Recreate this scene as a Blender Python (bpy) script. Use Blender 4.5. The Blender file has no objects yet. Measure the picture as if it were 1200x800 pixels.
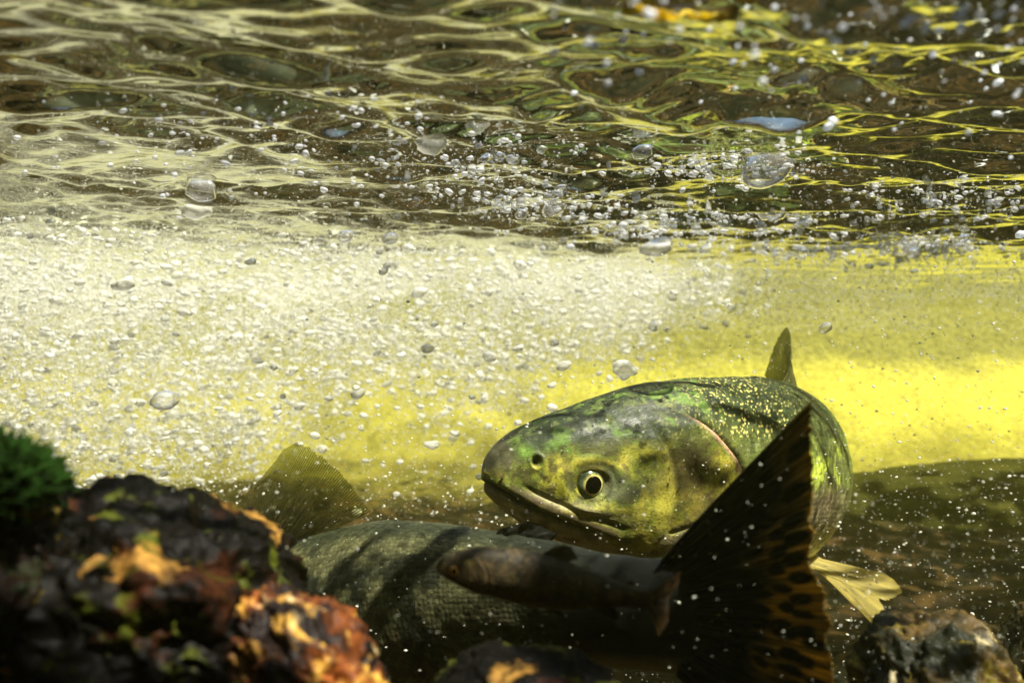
import bpy, math, random
import numpy as np
from mathutils import Vector, Matrix

random.seed(7)
rng = np.random.default_rng(11)
sc = bpy.context.scene
R = math.radians

# ------------------------------------------------------------------ camera, world, sun, exposure
F = 933.0                       # focal length in pixels of a 1200 wide picture
cam_d = bpy.data.cameras.new('camera')
cam = bpy.data.objects.new('camera', cam_d)
sc.collection.objects.link(cam)
cam.location = (0, 0, 0)
cam.rotation_euler = (R(90), 0, 0)
cam_d.sensor_width = 36
cam_d.lens = F * 36 / 1200
cam_d.clip_start = 0.01
cam_d.clip_end = 500
cam_d.dof.use_dof = True
cam_d.dof.focus_distance = 0.52
cam_d.dof.aperture_fstop = 8.0
sc.camera = cam

SUN_EL, SUN_AZ = 60.0, 128.0      # azimuth clockwise from +Y
world = bpy.data.worlds.new('World')
sc.world = world
world.use_nodes = True
wn = world.node_tree
sky = wn.nodes.new('ShaderNodeTexSky')
sky.sky_type = 'NISHITA'
sky.sun_disc = False
sky.sun_elevation = R(SUN_EL)
sky.sun_rotation = R(SUN_AZ)
bg = wn.nodes['Background']
bg.inputs['Strength'].default_value = 0.10
wn.links.new(sky.outputs[0], bg.inputs[0])

sun_d = bpy.data.lights.new('sun', 'SUN')
sun_d.energy = 5.0
sun_d.angle = R(0.5)
sun_d.color = (1.0, 0.96, 0.88)
sun = bpy.data.objects.new('sun', sun_d)
sc.collection.objects.link(sun)
to_sun = Vector((math.sin(R(SUN_AZ)) * math.cos(R(SUN_EL)), math.cos(R(SUN_AZ)) * math.cos(R(SUN_EL)), math.sin(R(SUN_EL))))
sun.rotation_euler = to_sun.to_track_quat('Z', 'Y').to_euler()
sun.location = to_sun * 5

sc.view_settings.view_transform = 'Standard'
sc.view_settings.look = 'None'
sc.view_settings.gamma = 1.0
sc.view_settings.use_curve_mapping = False
sc.view_settings.exposure = 1.5
cy = sc.cycles
cy.use_denoising = True
cy.denoiser = 'OPENIMAGEDENOISE'
cy.max_bounces = 7
cy.diffuse_bounces = 4
cy.glossy_bounces = 4
cy.transmission_bounces = 4
cy.volume_bounces = 1
cy.transparent_max_bounces = 32
cy.caustics_reflective = False
cy.caustics_refractive = False
cy.sample_clamp_indirect = 6
cy.use_adaptive_sampling = True
cy.adaptive_threshold = 0.02

# ------------------------------------------------------------------ helpers
def at(px, py, Y):
    """picture point (1200 x 800) at distance Y in front of the camera -> point in the scene"""
    return np.array([(px - 600) / F * Y, Y, (400 - py) / F * Y])

def _hash(ix, iy, iz, seed):
    h = (ix * 374761393 + iy * 668265263 + iz * 2147483647 + seed * 1274126177) & 0xffffffff
    h = ((h ^ (h >> 13)) * 1274126177) & 0xffffffff
    h = (h ^ (h >> 16)) & 0xffffffff
    h = (h * 2246822519) & 0xffffffff
    h = h ^ (h >> 15)
    return (h & 0xffffff) / float(0xffffff)

def vnoise(P, seed=0):
    P = np.asarray(P, dtype=np.float64)
    I = np.floor(P).astype(np.int64)
    f = P - I
    f = f * f * f * (f * (f * 6 - 15) + 10)
    x, y, z = I[..., 0], I[..., 1], I[..., 2]
    out = 0
    for dx in (0, 1):
        wx = f[..., 0] if dx else 1 - f[..., 0]
        for dy in (0, 1):
            wy = f[..., 1] if dy else 1 - f[..., 1]
            for dz in (0, 1):
                wz = f[..., 2] if dz else 1 - f[..., 2]
                out = out + wx * wy * wz * _hash(x + dx, y + dy, z + dz, seed)
    return out * 2 - 1

def fbm(P, octaves=4, seed=0, gain=0.5):
    a, s, t = 1.0, 0.0, 0.0
    P = np.asarray(P, dtype=np.float64)
    for k in range(octaves):
        s = s + a * vnoise(P * (2.03 ** k) + 17.3 * k, seed + k)
        t += a
        a *= gain
    return s / t

def sm(a, b, x):
    t = np.clip((x - a) / (b - a), 0, 1)
    return t * t * (3 - 2 * t)

def spline(xs, ys, x):
    """smooth (catmull-rom) interpolation of a table"""
    xs = np.asarray(xs, float); ys = np.asarray(ys, float)
    flat = ys.ndim == 1
    if flat: ys = ys[:, None]
    m = np.gradient(ys, xs, axis=0) if len(xs) > 2 else np.repeat((ys[1:] - ys[:-1]) / (xs[1:] - xs[:-1])[:, None], 2, 0)
    d = (ys[1:] - ys[:-1]) / (xs[1:] - xs[:-1])[:, None]
    for j in range(ys.shape[1]):
        for i in range(len(d)):
            if d[i, j] == 0: m[i, j] = m[i + 1, j] = 0
    i = np.clip(np.searchsorted(xs, x) - 1, 0, len(xs) - 2)
    h = xs[i + 1] - xs[i]
    t = ((x - xs[i]) / h)[..., None]
    h = h[..., None]
    r = (2*t**3 - 3*t**2 + 1) * ys[i] + (t**3 - 2*t**2 + t) * h * m[i] + (-2*t**3 + 3*t**2) * ys[i+1] + (t**3 - t**2) * h * m[i+1]
    return r[..., 0] if flat else r

def make_mesh(name, verts, faces, mat=None, parent=None, smooth=True, col=None, uv=None, loc=None):
    """verts (n,3); faces: (m,3) or (m,4) array, or a list of such arrays"""
    me = bpy.data.meshes.new(name)
    verts = np.asarray(verts, dtype=np.float32)
    if not isinstance(faces, list): faces = [faces]
    faces = [np.asarray(f, dtype=np.int32) for f in faces if len(f)]
    nl = sum(f.size for f in faces)
    nf = sum(len(f) for f in faces)
    me.vertices.add(len(verts)); me.vertices.foreach_set('co', verts.ravel())
    me.loops.add(nl); idx = np.concatenate([f.ravel() for f in faces])
    me.loops.foreach_set('vertex_index', idx)
    me.polygons.add(nf)
    tot = np.concatenate([np.full(len(f), f.shape[1], dtype=np.int32) for f in faces])
    st = np.concatenate([[0], np.cumsum(tot)[:-1]]).astype(np.int32)
    me.polygons.foreach_set('loop_start', st)
    me.polygons.foreach_set('loop_total', tot)
    me.polygons.foreach_set('use_smooth', np.full(nf, smooth, dtype=bool))
    me.update(calc_edges=True)
    if col is not None:
        a = me.color_attributes.new('col', 'FLOAT_COLOR', 'POINT')
        c = np.ones((len(verts), 4), dtype=np.float32); c[:, :col.shape[1]] = col
        a.data.foreach_set('color', c.ravel())
    if uv is not None:
        l = me.uv_layers.new(name='UVMap')
        l.data.foreach_set('uv', np.asarray(uv, dtype=np.float32)[idx].ravel())
    me.validate()
    o = bpy.data.objects.new(name, me)
    sc.collection.objects.link(o)
    if mat: me.materials.append(mat)
    if parent: o.parent = parent
    if loc is not None: o.location = loc
    return o

def tag(o, label=None, cat=None, group=None, kind=None):
    if label: o['label'] = label
    if cat: o['category'] = cat
    if group: o['group'] = group
    if kind: o['kind'] = kind
    return o

def empty(name, loc=(0, 0, 0)):
    o = bpy.data.objects.new(name, None)
    o.empty_display_size = 0.02
    o.location = loc
    sc.collection.objects.link(o)
    return o

def grid_faces(n, m, wrap=False):
    i = np.arange(n - 1)[:, None]
    j = np.arange(m if wrap else m - 1)[None, :]
    j2 = (j + 1) % m
    return np.stack([i * m + j, (i + 1) * m + j, (i + 1) * m + j2, i * m + j2], -1).reshape(-1, 4)

def ico(sub):
    import bmesh
    bm = bmesh.new()
    bmesh.ops.create_icosphere(bm, subdivisions=sub, radius=1.0)
    v = np.array([p.co[:] for p in bm.verts]); f = np.array([[q.index for q in p.verts] for p in bm.faces])
    bm.free()
    return v, f

# ------------------------------------------------------------------ materials
class NT:
    def __init__(self, name):
        self.m = bpy.data.materials.new(name); self.m.use_nodes = True
        self.t = self.m.node_tree; self.t.nodes.clear()
        self.out = self.t.nodes.new('ShaderNodeOutputMaterial')
    def n(self, typ, **kw):
        nd = self.t.nodes.new('ShaderNode' + typ)
        for k, v in kw.items():
            if k.startswith('_'): setattr(nd, k[1:], v)
            else:
                key = k.replace('__', ' ')
                self.set(nd, key, v)
        return nd
    def set(self, nd, key, v):
        s = nd.inputs[int(key[1:])] if key[0] == 'i' and key[1:].isdigit() else nd.inputs[key]
        if isinstance(v, bpy.types.NodeSocket): self.t.links.new(v, s)
        else: s.default_value = v
    def math(self, op, a, b=0.0, c=None):
        nd = self.n('Math', _operation=op)
        self.set(nd, 'i0', a); self.set(nd, 'i1', b)
        if c is not None: self.set(nd, 'i2', c)
        return nd.outputs[0]
    def ramp(self, fac, stops):
        nd = self.n('ValToRGB', Fac=fac); cr = nd.color_ramp
        while len(cr.elements) < len(stops): cr.elements.new(0.5)
        for e, (p, c) in zip(cr.elements, stops):
            e.position = p; e.color = (c[0], c[1], c[2], 1) if len(c) == 3 else c
        return nd.outputs[0]
    def mix(self, fac, a, b, blend='MIX'):
        nd = self.n('Mix', _data_type='RGBA', _blend_type=blend)
        self.set(nd, 'i0', fac); self.set(nd, 'i6', a); self.set(nd, 'i7', b)
        return nd.outputs[2]
    def maprange(self, v, a, b, c=0.0, d=1.0):
        nd = self.n('MapRange')
        for i, x in enumerate((v, a, b, c, d)): self.set(nd, 'i%d' % i, x)
        return nd.outputs[0]

def c4(r, g, b): return (r, g, b, 1)

def mat_rock(name, dark, patch, algae, pale, rough=0.55, scale=30.0, patch_at=0.55, wet=0.35):
    t = NT(name)
    tc = t.n('TexCoord').outputs['Object']
    n1 = t.n('TexNoise', Vector=tc, Scale=scale, Detail=7.0, Roughness=0.62)
    n2 = t.n('TexNoise', Vector=tc, Scale=scale * 1.9, Detail=5.0, Roughness=0.6, Distortion=0.8)
    mp = t.n('Mapping', Vector=tc, Location=(3.1, 1.7, 0.4))
    n3 = t.n('TexNoise', Vector=mp.outputs[0], Scale=scale * 1.2, Detail=4.0, Roughness=0.55, Distortion=0.5)
    n4 = t.n('TexNoise', Vector=mp.outputs[0], Scale=scale * 9, Detail=3.0)
    c = t.mix(t.maprange(n1.outputs[0], patch_at - 0.07, patch_at + 0.1), c4(*dark), c4(*patch))
    c = t.mix(t.maprange(n2.outputs[0], 0.56, 0.66), c, c4(*algae))
    c = t.mix(t.maprange(n3.outputs[0], 0.585, 0.68), c, c4(*pale))  # pale patches: bright highlights painted into the near rocks' colour
    c = t.mix(t.maprange(n4.outputs[0], 0.3, 0.7, 0.0, 0.55), c, c4(dark[0] * .5, dark[1] * .5, dark[2] * .5))
    v = t.n('TexVoronoi', Vector=tc, Scale=scale * 4)
    b = t.math('ADD', t.math('MULTIPLY', n4.outputs[0], 0.5), t.math('MULTIPLY', v.outputs[0], 0.5))
    bp = t.n('Bump', Strength=0.8, Distance=0.0025, Height=b)
    p = t.n('BsdfPrincipled', Base__Color=c, Roughness=rough, Normal=bp.outputs[0])
    p.inputs['Specular IOR Level'].default_value = wet
    t.t.links.new(p.outputs[0], t.out.inputs[0])
    return t.m

def mat_fish(name, gloss=0.35, scale_size=300.0, spec=0.5, bump=0.35, metal=0.15):
    """painted flank colours (vertex colours) broken up by scales and fine mottling; alpha of col = how scaly"""
    t = NT(name)
    at_ = t.n('Attribute', _attribute_name='col')
    uv = t.n('UVMap').outputs[0]
    v = t.n('TexVoronoi', Vector=uv, Scale=scale_size, Randomness=0.45)
    ns = t.n('TexNoise', Vector=uv, Scale=scale_size * 0.35, Detail=4.0, Roughness=0.65)
    ns2 = t.n('TexNoise', Vector=uv, Scale=scale_size * 1.5, Detail=2.0)
    scal = t.maprange(at_.outputs['Alpha'], 0.0, 1.0)
    dk = t.math('MULTIPLY', t.maprange(v.outputs[0], 0.35, 0.7), t.math('MULTIPLY', scal, 0.35))
    c = t.mix(dk, at_.outputs['Color'], c4(0.01, 0.012, 0.006))
    c = t.mix(t.maprange(ns.outputs[0], 0.3, 0.7, 0.35, 0.0), c, c4(0.012, 0.012, 0.006))
    vc = t.n('SeparateColor', Color=v.outputs['Color']).outputs[0]
    sp = t.n('TexNoise', Vector=uv, Scale=scale_size * 2.2, Detail=3.0, Roughness=0.7)
    c = t.mix(t.maprange(sp.outputs[0], 0.52, 0.68, 0.0, 0.75), c, c4(0.010, 0.010, 0.005))
    c = t.mix(t.maprange(sp.outputs[0], 0.40, 0.30, 0.0, 0.55), c, t.mix(1.0, c, c4(2.2, 2.1, 1.7), 'MULTIPLY'))
    hsv = t.n('HueSaturation', Color=c, Value=t.math('ADD', 1.0, t.math('MULTIPLY', t.math('SUBTRACT', vc, 0.4), t.math('MULTIPLY', scal, 1.1))))
    h = t.math('SUBTRACT', t.math('MULTIPLY', ns2.outputs[0], 0.6), t.math('MULTIPLY', v.outputs[0], scal))
    h = t.math('ADD', h, t.math('MULTIPLY', sp.outputs[0], 0.35))
    bp = t.n('Bump', Strength=bump, Distance=0.0012, Height=h)
    p = t.n('BsdfPrincipled', Base__Color=hsv.outputs[0], Roughness=t.maprange(ns.outputs[0], 0.35, 0.65, gloss - .14, gloss + .2), Metallic=t.math('MULTIPLY', scal, metal), Normal=bp.outputs[0])
    p.inputs['Specular IOR Level'].default_value = spec
    p.inputs['Coat Weight'].default_value = 0.0
    p.inputs['Coat Roughness'].default_value = 0.3
    t.t.links.new(p.outputs[0], t.out.inputs[0])
    return t.m

def mat_fin(name, clear=0.25, trans=0.6, rays=420.0):
    """thin fin skin: vertex colour, lets light through, rays running along v"""
    t = NT(name)
    at_ = t.n('Attribute', _attribute_name='col')
    uv = t.n('UVMap').outputs[0]
    sp = t.n('SeparateXYZ', Vector=uv)
    w = t.n('TexWave', _wave_type='BANDS', _bands_direction='X', Vector=uv, Scale=rays / 20, Distortion=1.5, Detail=2.0)
    c = t.mix(t.maprange(w.outputs[0], 0.25, 0.8, 0.45, 0.0), at_.outputs['Color'], c4(0.01, 0.01, 0.005))
    bp = t.n('Bump', Strength=0.5, Distance=0.001, Height=w.outputs[0])
    d = t.n('BsdfPrincipled', Base__Color=c, Roughness=0.4, Normal=bp.outputs[0])
    d.inputs['Specular IOR Level'].default_value = 0.15
    tr = t.n('BsdfTranslucent', Color=t.mix(0.35, c, at_.outputs['Color'], 'ADD'), Normal=bp.outputs[0])
    a = t.n('MixShader', Fac=trans); t.set(a, 'i1', d.outputs[0]); t.set(a, 'i2', tr.outputs[0])
    tp = t.n('BsdfTransparent', Color=c4(0.9, 0.92, 0.7))
    al = t.math('MULTIPLY', t.math('SUBTRACT', 1.0, at_.outputs['Alpha']), t.maprange(w.outputs[0], 0.0, 1.0, 1.1, 0.6))
    b = t.n('MixShader', Fac=al); t.set(b, 'i1', a.outputs[0]); t.set(b, 'i2', tp.outputs[0])
    t.t.links.new(b.outputs[0], t.out.inputs[0])
    return t.m

def mat_simple(name, col, rough=0.5, spec=0.5, metal=0.0, coat=0.0, bump=0.0, bscale=400):
    t = NT(name)
    p = t.n('BsdfPrincipled', Base__Color=c4(*col), Roughness=rough, Metallic=metal)
    p.inputs['Specular IOR Level'].default_value = spec
    p.inputs['Coat Weight'].default_value = coat
    if bump:
        tc = t.n('TexCoord').outputs['Object']
        n = t.n('TexNoise', Vector=tc, Scale=bscale, Detail=4.0)
        b = t.n('Bump', Strength=bump, Distance=0.002, Height=n.outputs[0])
        t.set(p, 'Normal', b.outputs[0])
        c = t.mix(t.maprange(n.outputs[0], 0.3, 0.7), c4(*[x * .6 for x in col]), c4(*col))
        t.set(p, 'Base Color', c)
    t.t.links.new(p.outputs[0], t.out.inputs[0])
    return t.m

def mat_bubble(name, clear=0.5, white=0.4, tint=(.95, .95, .93)):
    """air in water: mirror-like rim, see-through middle, frosted where it is foam"""
    t = NT(name)
    lw = t.n('LayerWeight', Blend=0.5)
    g = t.n('BsdfGlossy', Color=c4(0.97, 0.98, 1.0), Roughness=0.03)
    d = t.n('BsdfDiffuse', Color=c4(*tint))
    tl = t.n('BsdfTranslucent', Color=c4(*tint))
    dd = t.n('MixShader', Fac=0.45); t.set(dd, 'i1', d.outputs[0]); t.set(dd, 'i2', tl.outputs[0])
    tp = t.n('BsdfTransparent', Color=c4(1, 1, 1))
    f = t.maprange(lw.outputs['Facing'], 0.22, 0.62, 0.10, 1.0)
    m1 = t.n('MixShader', Fac=f); t.set(m1, 'i1', tp.outputs[0]); t.set(m1, 'i2', g.outputs[0])
    m2 = t.n('MixShader', Fac=white); t.set(m2, 'i1', m1.outputs[0]); t.set(m2, 'i2', dd.outputs[0])
    t.t.links.new(m2.outputs[0], t.out.inputs[0])
    return t.m

def mat_water():
    t = NT('water_surface')
    tc = t.n('TexCoord').outputs['Object']
    mp = t.n('Mapping', Vector=tc, Scale=(0.55, 1.3, 1.0))
    n = t.n('TexNoise', Vector=mp.outputs[0], Scale=42.0, Detail=2.5, Roughness=0.5, Distortion=0.6)
    yy = t.n('SeparateXYZ', Vector=tc).outputs[1]
    n2 = t.n('TexNoise', Vector=mp.outputs[0], Scale=120.0, Detail=2.0, Roughness=0.5, Distortion=0.4)
    hh = t.math('ADD', n.outputs[0], t.math('MULTIPLY', n2.outputs[0], t.maprange(yy, 0.3, 0.6, 0.03, 0.28)))
    bp = t.n('Bump', Strength=t.maprange(yy, 0.7, 1.3, 0.30, 0.10), Distance=0.005, Height=hh)
    lw = t.n('LayerWeight', Blend=0.5, Normal=bp.outputs[0])
    # beyond the critical angle everything is mirrored, inside it the sky comes through
    f = t.maprange(lw.outputs['Facing'], 0.14, 0.36, 0.04, 1.0)
    g = t.n('BsdfGlossy', Color=c4(0.86, 0.87, 0.74), Roughness=0.015, Normal=bp.outputs[0])
    tp = t.n('BsdfTransparent', Color=c4(1.0, 0.995, 0.93))
    m = t.n('MixShader', Fac=f); t.set(m, 'i1', tp.outputs[0]); t.set(m, 'i2', g.outputs[0])
    t.t.links.new(m.outputs[0], t.out.inputs[0])
    return t.m

# ------------------------------------------------------------------ the setting
H0 = 0.112                       # height of the water surface over the camera
_w = np.random.default_rng(5)
WAVES = []
for k in range(84):
    lam = 0.014 * (9 ** _w.random())           # 1.4 cm .. 13 cm
    ang = _w.normal(math.pi / 2 + 0.15, 0.33)
    amp = 0.0100 * lam ** 1.05 * (0.6 + _w.random()) * (0.95 if lam > .05 else 1.0 if lam > .028 else .75)
    WAVES.append((2 * math.pi / lam * math.cos(ang), 2 * math.pi / lam * math.sin(ang), _w.random() * 6.28, amp))

def surf(x, y):
    P = np.stack([x * 5, y * 7, 0 * x], -1)
    wx = x + 0.035 * vnoise(P, 3); wy = y + 0.025 * vnoise(P + 5, 4)
    z = np.full(np.shape(x), H0) - 0.012 * np.clip(x, -0.6, 0.9) * np.clip(y, 0, 1.2)
    for kx, ky, ph, a in WAVES:
        z = z + a * np.sin(kx * wx + ky * wy + ph)
    amp = sm(1.25, 0.75, y)
    return H0 + (z - H0) * (0.16 + 0.84 * amp)

def nonuni(a, b, n, c, k):
    """n samples from a to b, denser round c"""
    u = np.linspace(0, 1, n)
    f = lambda x: np.arcsinh((x - c) / k)
    return c + k * np.sinh(f(a) + (f(b) - f(a)) * u)

gx = nonuni(-3.5, 3.5, 900, 0, 0.35)
gy = nonuni(-1.2, 4.5, 900, 0.30, 0.30)
X, Y = np.meshgrid(gx, gy, indexing='ij')
Z = surf(X, Y)
tag(make_mesh('water_surface', np.stack([X, Y, Z], -1).reshape(-1, 3), grid_faces(900, 900)[:, ::-1], mat_water()), kind='structure')

# streambed: gravelly, rising behind into a bank with the yellow glow of lit water painted on
def bed(x, y):
    P = np.stack([x, y, 0 * x], -1)
    z = -0.335 + 0.03 * fbm(P * 2.2, 3, 21) + 0.018 * np.abs(fbm(P * 9, 3, 22)) + 0.006 * fbm(P * 30, 3, 23)
    rise = sm(1.75, 3.3, y + 0.12 * np.sin(x * 1.7)) * 0.62
    side = sm(1.5, 2.8, np.abs(x)) * 0.6
    rear = sm(-0.3, -1.1, y) * 0.6
    return z + np.maximum(rise, np.maximum(side, rear))
bx_ = nonuni(-3.45, 3.45, 420, 0, 0.8); by_ = nonuni(-1.15, 4.4, 420, 0.8, 0.7)
X, Y = np.meshgrid(bx_, by_, indexing='ij')
Z = bed(X, Y)
t = NT('streambed')
tc = t.n('TexCoord').outputs['Object']
n1 = t.n('TexNoise', Vector=tc, Scale=5.0, Detail=6.0, Roughness=0.6)
v1 = t.n('TexVoronoi', Vector=tc, Scale=38.0)
n2 = t.n('TexNoise', Vector=tc, Scale=70.0, Detail=5.0)
gravel = t.mix(t.maprange(n1.outputs[0], 0.4, 0.62), c4(0.003, 0.0035, 0.001), c4(0.018, 0.013, 0.005))  # gravel darkened in place of shade over the bed
gc = t.n('SeparateColor', Color=v1.outputs['Color']).outputs[0]
gravel = t.mix(t.maprange(gc, 0.6, 0.9), gravel, c4(0.050, 0.030, 0.008))
bank_glow = t.mix(t.maprange(n2.outputs[0], 0.35, 0.65), c4(0.30, 0.27, 0.032), c4(0.46, 0.43, 0.055))  # glow of the lit water put into the bank colour
px = t.n('SeparateXYZ', Vector=tc)
edge = t.math('ADD', px.outputs[1], t.math('MULTIPLY', t.math('SUBTRACT', n1.outputs[0], 0.5), 0.7))
dim_bank = t.mix(t.maprange(n2.outputs[0], 0.35, 0.65), c4(0.07, 0.07, 0.015), c4(0.20, 0.19, 0.04))
hgt = t.math('ADD', px.outputs[2], t.math('MULTIPLY', t.math('SUBTRACT', n1.outputs[0], 0.5), 0.22))
dull = t.mix(t.maprange(n1.outputs[0], 0.35, 0.65), c4(0.10, 0.095, 0.018), c4(0.24, 0.22, 0.035))
wx = t.math('ADD', px.outputs[0], t.math('MULTIPLY', t.math('SUBTRACT', n1.outputs[0], 0.5), 1.2))
bank_glow = t.mix(t.maprange(wx, -0.1, 0.8, 0.8, 0.0), bank_glow, dull)  # glow painted weaker towards the left
bank_glow = t.mix(t.maprange(hgt, -0.14, -0.02), bank_glow, dim_bank)  # upper bank darkened by height, dimming put into the colour
c = t.mix(t.maprange(edge, 1.5, 2.3), gravel, bank_glow)
bp = t.n('Bump', Strength=0.9, Distance=0.006, Height=t.math('SUBTRACT', n2.outputs[0], v1.outputs[0]))
p = t.n('BsdfPrincipled', Base__Color=c, Roughness=0.7, Normal=bp.outputs[0])
p.inputs['Specular IOR Level'].default_value = 0.06
t.t.links.new(p.outputs[0], t.out.inputs[0])
tag(make_mesh('streambed', np.stack([X, Y, Z], -1).reshape(-1, 3), grid_faces(420, 420), t.m), kind='structure')

# the water itself: pale, silty, yellow-green
hz = NT('haze')
vol = hz.n('VolumePrincipled', Color=c4(0.86, 0.86, 0.36), Density=0.09, Anisotropy=0.8)
hz.t.links.new(vol.outputs[0], hz.out.inputs['Volume'])
bxv = np.array([[x, y, z] for x in (-3.6, 3.6) for y in (-1.3, 4.6) for z in (-1.5, 0.45)])
bxf = np.array([[0, 1, 3, 2], [4, 6, 7, 5], [0, 4, 5, 1], [2, 3, 7, 6], [0, 2, 6, 4], [1, 5, 7, 3]])
tag(make_mesh('haze', bxv, bxf, hz.m, smooth=False), kind='stuff')

# ------------------------------------------------------------------ rocks
ICO6 = ico(6)
def rock(name, label, centre, radii, rot, mat, seed, rough=0.30, freq=1.6, cat='rock', group=None, ridged=True):
    v, f = ICO6
    n = fbm(v * freq + seed * 3.7, 5, seed)
    if ridged: n = n * 0.7 - 0.5 * np.abs(fbm(v * freq * 1.7 + seed, 4, seed + 9))
    cell = np.abs(fbm(v * freq * 5 + 3, 3, seed + 20))
    r = 1 + rough * n * 1.5 - 0.10 * cell + 0.02 * fbm(v * 26, 2, seed + 5)
    w = v * r[:, None] * np.array(radii)
    M = np.array(Matrix.Rotation(rot[2], 3, 'Z') @ Matrix.Rotation(rot[1], 3, 'Y') @ Matrix.Rotation(rot[0], 3, 'X'))
    o = make_mesh(name, w @ M.T, f, mat, loc=tuple(centre))
    return tag(o, label, cat, group)

m_dark = mat_rock('dark_rock', (0.0025, 0.002, 0.0014), (0.085, 0.022, 0.006), (0.06, 0.07, 0.006), (0.42, 0.22, 0.045), scale=30, patch_at=0.61, wet=.07)
m_mossy = mat_rock('mossy_rock', (0.002, 0.002, 0.0015), (0.02, 0.008, 0.004), (0.01, 0.02, 0.006), (0.30, 0.22, 0.04), scale=40, patch_at=0.6, wet=.08)
m_red = mat_rock('red_rock', (0.008, 0.004, 0.003), (0.26, 0.07, 0.012), (0.55, 0.30, 0.05), (0.8, 0.62, 0.3), scale=42, patch_at=0.52, wet=.15)
m_olive = mat_rock('olive_rock', (0.012, 0.013, 0.006), (0.12, 0.07, 0.015), (0.22, 0.17, 0.02), (0.85, 0.72, 0.4), scale=26, patch_at=0.52, wet=.15)
m_far = mat_rock('silted_boulder', (0.024, 0.025, 0.003), (0.036, 0.036, 0.005), (0.055, 0.052, 0.006), (0.075, 0.07, 0.01), scale=9, patch_at=0.5, rough=0.8, wet=.04)

rock('rock', 'dark mossy rock cut off by the left edge of the photo', at(-60, 680, 0.24), (0.040, 0.05, 0.040), (0.2, 0.3, 0.4), m_mossy, 3, 0.25)
rock('rock', 'large nearly black rock with rust red and yellow green patches in the left foreground', at(195, 712, 0.27), (0.054, 0.055, 0.036), (0.0, 0.40, 0.1), m_dark, 8, 0.30, freq=2.0)
rock('rock', 'rusty orange rock with painted highlight flecks leaning against the large black rock', at(375, 805, 0.245), (0.034, 0.03, 0.018), (0.3, 0.85, 0.2), m_red, 12, 0.34, freq=2.2)
rock('rock', 'low brown rock at the bottom edge under the small fish', at(620, 815, 0.26), (0.030, 0.03, 0.0125), (0.1, 0.06, 0.1), m_dark, 17, 0.25)
rock('rock', 'olive rock with painted white highlights under the pale pelvic fin at lower right', at(1105, 812, 0.36), (0.040, 0.035, 0.036), (0.0, 0.5, 0.3), m_olive, 23, 0.22)
rock('rock', 'small ochre stone at the right edge behind the olive streaked rock', at(1235, 775, 0.50), (0.035, 0.035, 0.04), (0.3, 0.2, 0.8), m_olive, 31, 0.25)
rock('boulder', 'broad low dark olive boulder in murky water behind the salmon on the right', (1.12, 1.72, -.42), (0.78, 0.30, 0.165), (0, 0.0, 0.05), m_far, 41, 0.07, freq=1.1, cat='boulder', ridged=False)

# moss on the left rock
def moss(name, label, centre, n, rad, seed):
    g = np.random.default_rng(seed)
    V, Fc = [], []
    for k in range(n):
        d = g.normal(size=3); d[2] = abs(d[2]) ; d /= np.linalg.norm(d)
        base = d * np.array(rad) * (0.55 + 0.3 * g.random())
        dirn = d + g.normal(size=3) * 0.5 + np.array([0.3, 0, 0.3]); dirn /= np.linalg.norm(dirn)
        ln = 0.005 + 0.009 * g.random()
        side = np.cross(dirn, g.normal(size=3)); side /= np.linalg.norm(side); s2 = np.cross(dirn, side)
        w = 0.0007 + 0.0006 * g.random()
        i0 = len(V)
        for tt, ww in ((0, .6), (.45, 1), (.8, .7)):
            c = base + dirn * ln * tt + side * 0.002 * tt * tt
            for q in range(3):
                a = q * 2.094
                V.append(c + (side * math.cos(a) + s2 * math.sin(a)) * w * ww)
        V.append(base + dirn * ln)
        for r_ in range(2):
            for q in range(3):
                a, b = i0 + r_ * 3 + q, i0 + r_ * 3 + (q + 1) % 3
                Fc += [[a, b, b + 3], [a, b + 3, a + 3]]
        for q in range(3):
            Fc.append([i0 + 6 + q, i0 + 6 + (q + 1) % 3, i0 + 9])
    t = NT('moss')
    ob = t.n('TexCoord').outputs['Object']
    nn = t.n('TexNoise', Vector=ob, Scale=180.0)
    c = t.mix(t.maprange(nn.outputs[0], 0.35, 0.65), c4(0.004, 0.010, 0.002), c4(0.012, 0.036, 0.004))
    p = t.n('BsdfPrincipled', Base__Color=c, Roughness=0.8)
    p.inputs['Specular IOR Level'].default_value = 0.03
    t.t.links.new(p.outputs[0], t.out.inputs[0])
    return tag(make_mesh(name, np.array(V), np.array(Fc), t.m, loc=tuple(centre)), label, 'moss')
moss('moss_clump', 'bristly green moss clump on top of the rock at the left edge', at(-30, 584, 0.225), 2000, (0.020, 0.016, 0.0115), 4)

# ------------------------------------------------------------------ fish
S_T   = [0, .004, .012, .03, .055, .10, .145, .19, .27, .36, .46, .56, .66, .76, .82, .87, .91]
P_TOP = [0.002, .013, .022, .035, .047, .064, .080, .089, .098, .105, .103, .090, .070, .050, .041, .038, .041]
P_BOT = [0.002, .014, .023, .036, .050, .069, .085, .094, .103, .110, .108, .095, .072, .048, .040, .037, .041]
P_WID = [0.002, .010, .017, .026, .035, .047, .056, .060, .065, .068, .066, .056, .042, .028, .019, .010, .0020]

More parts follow.
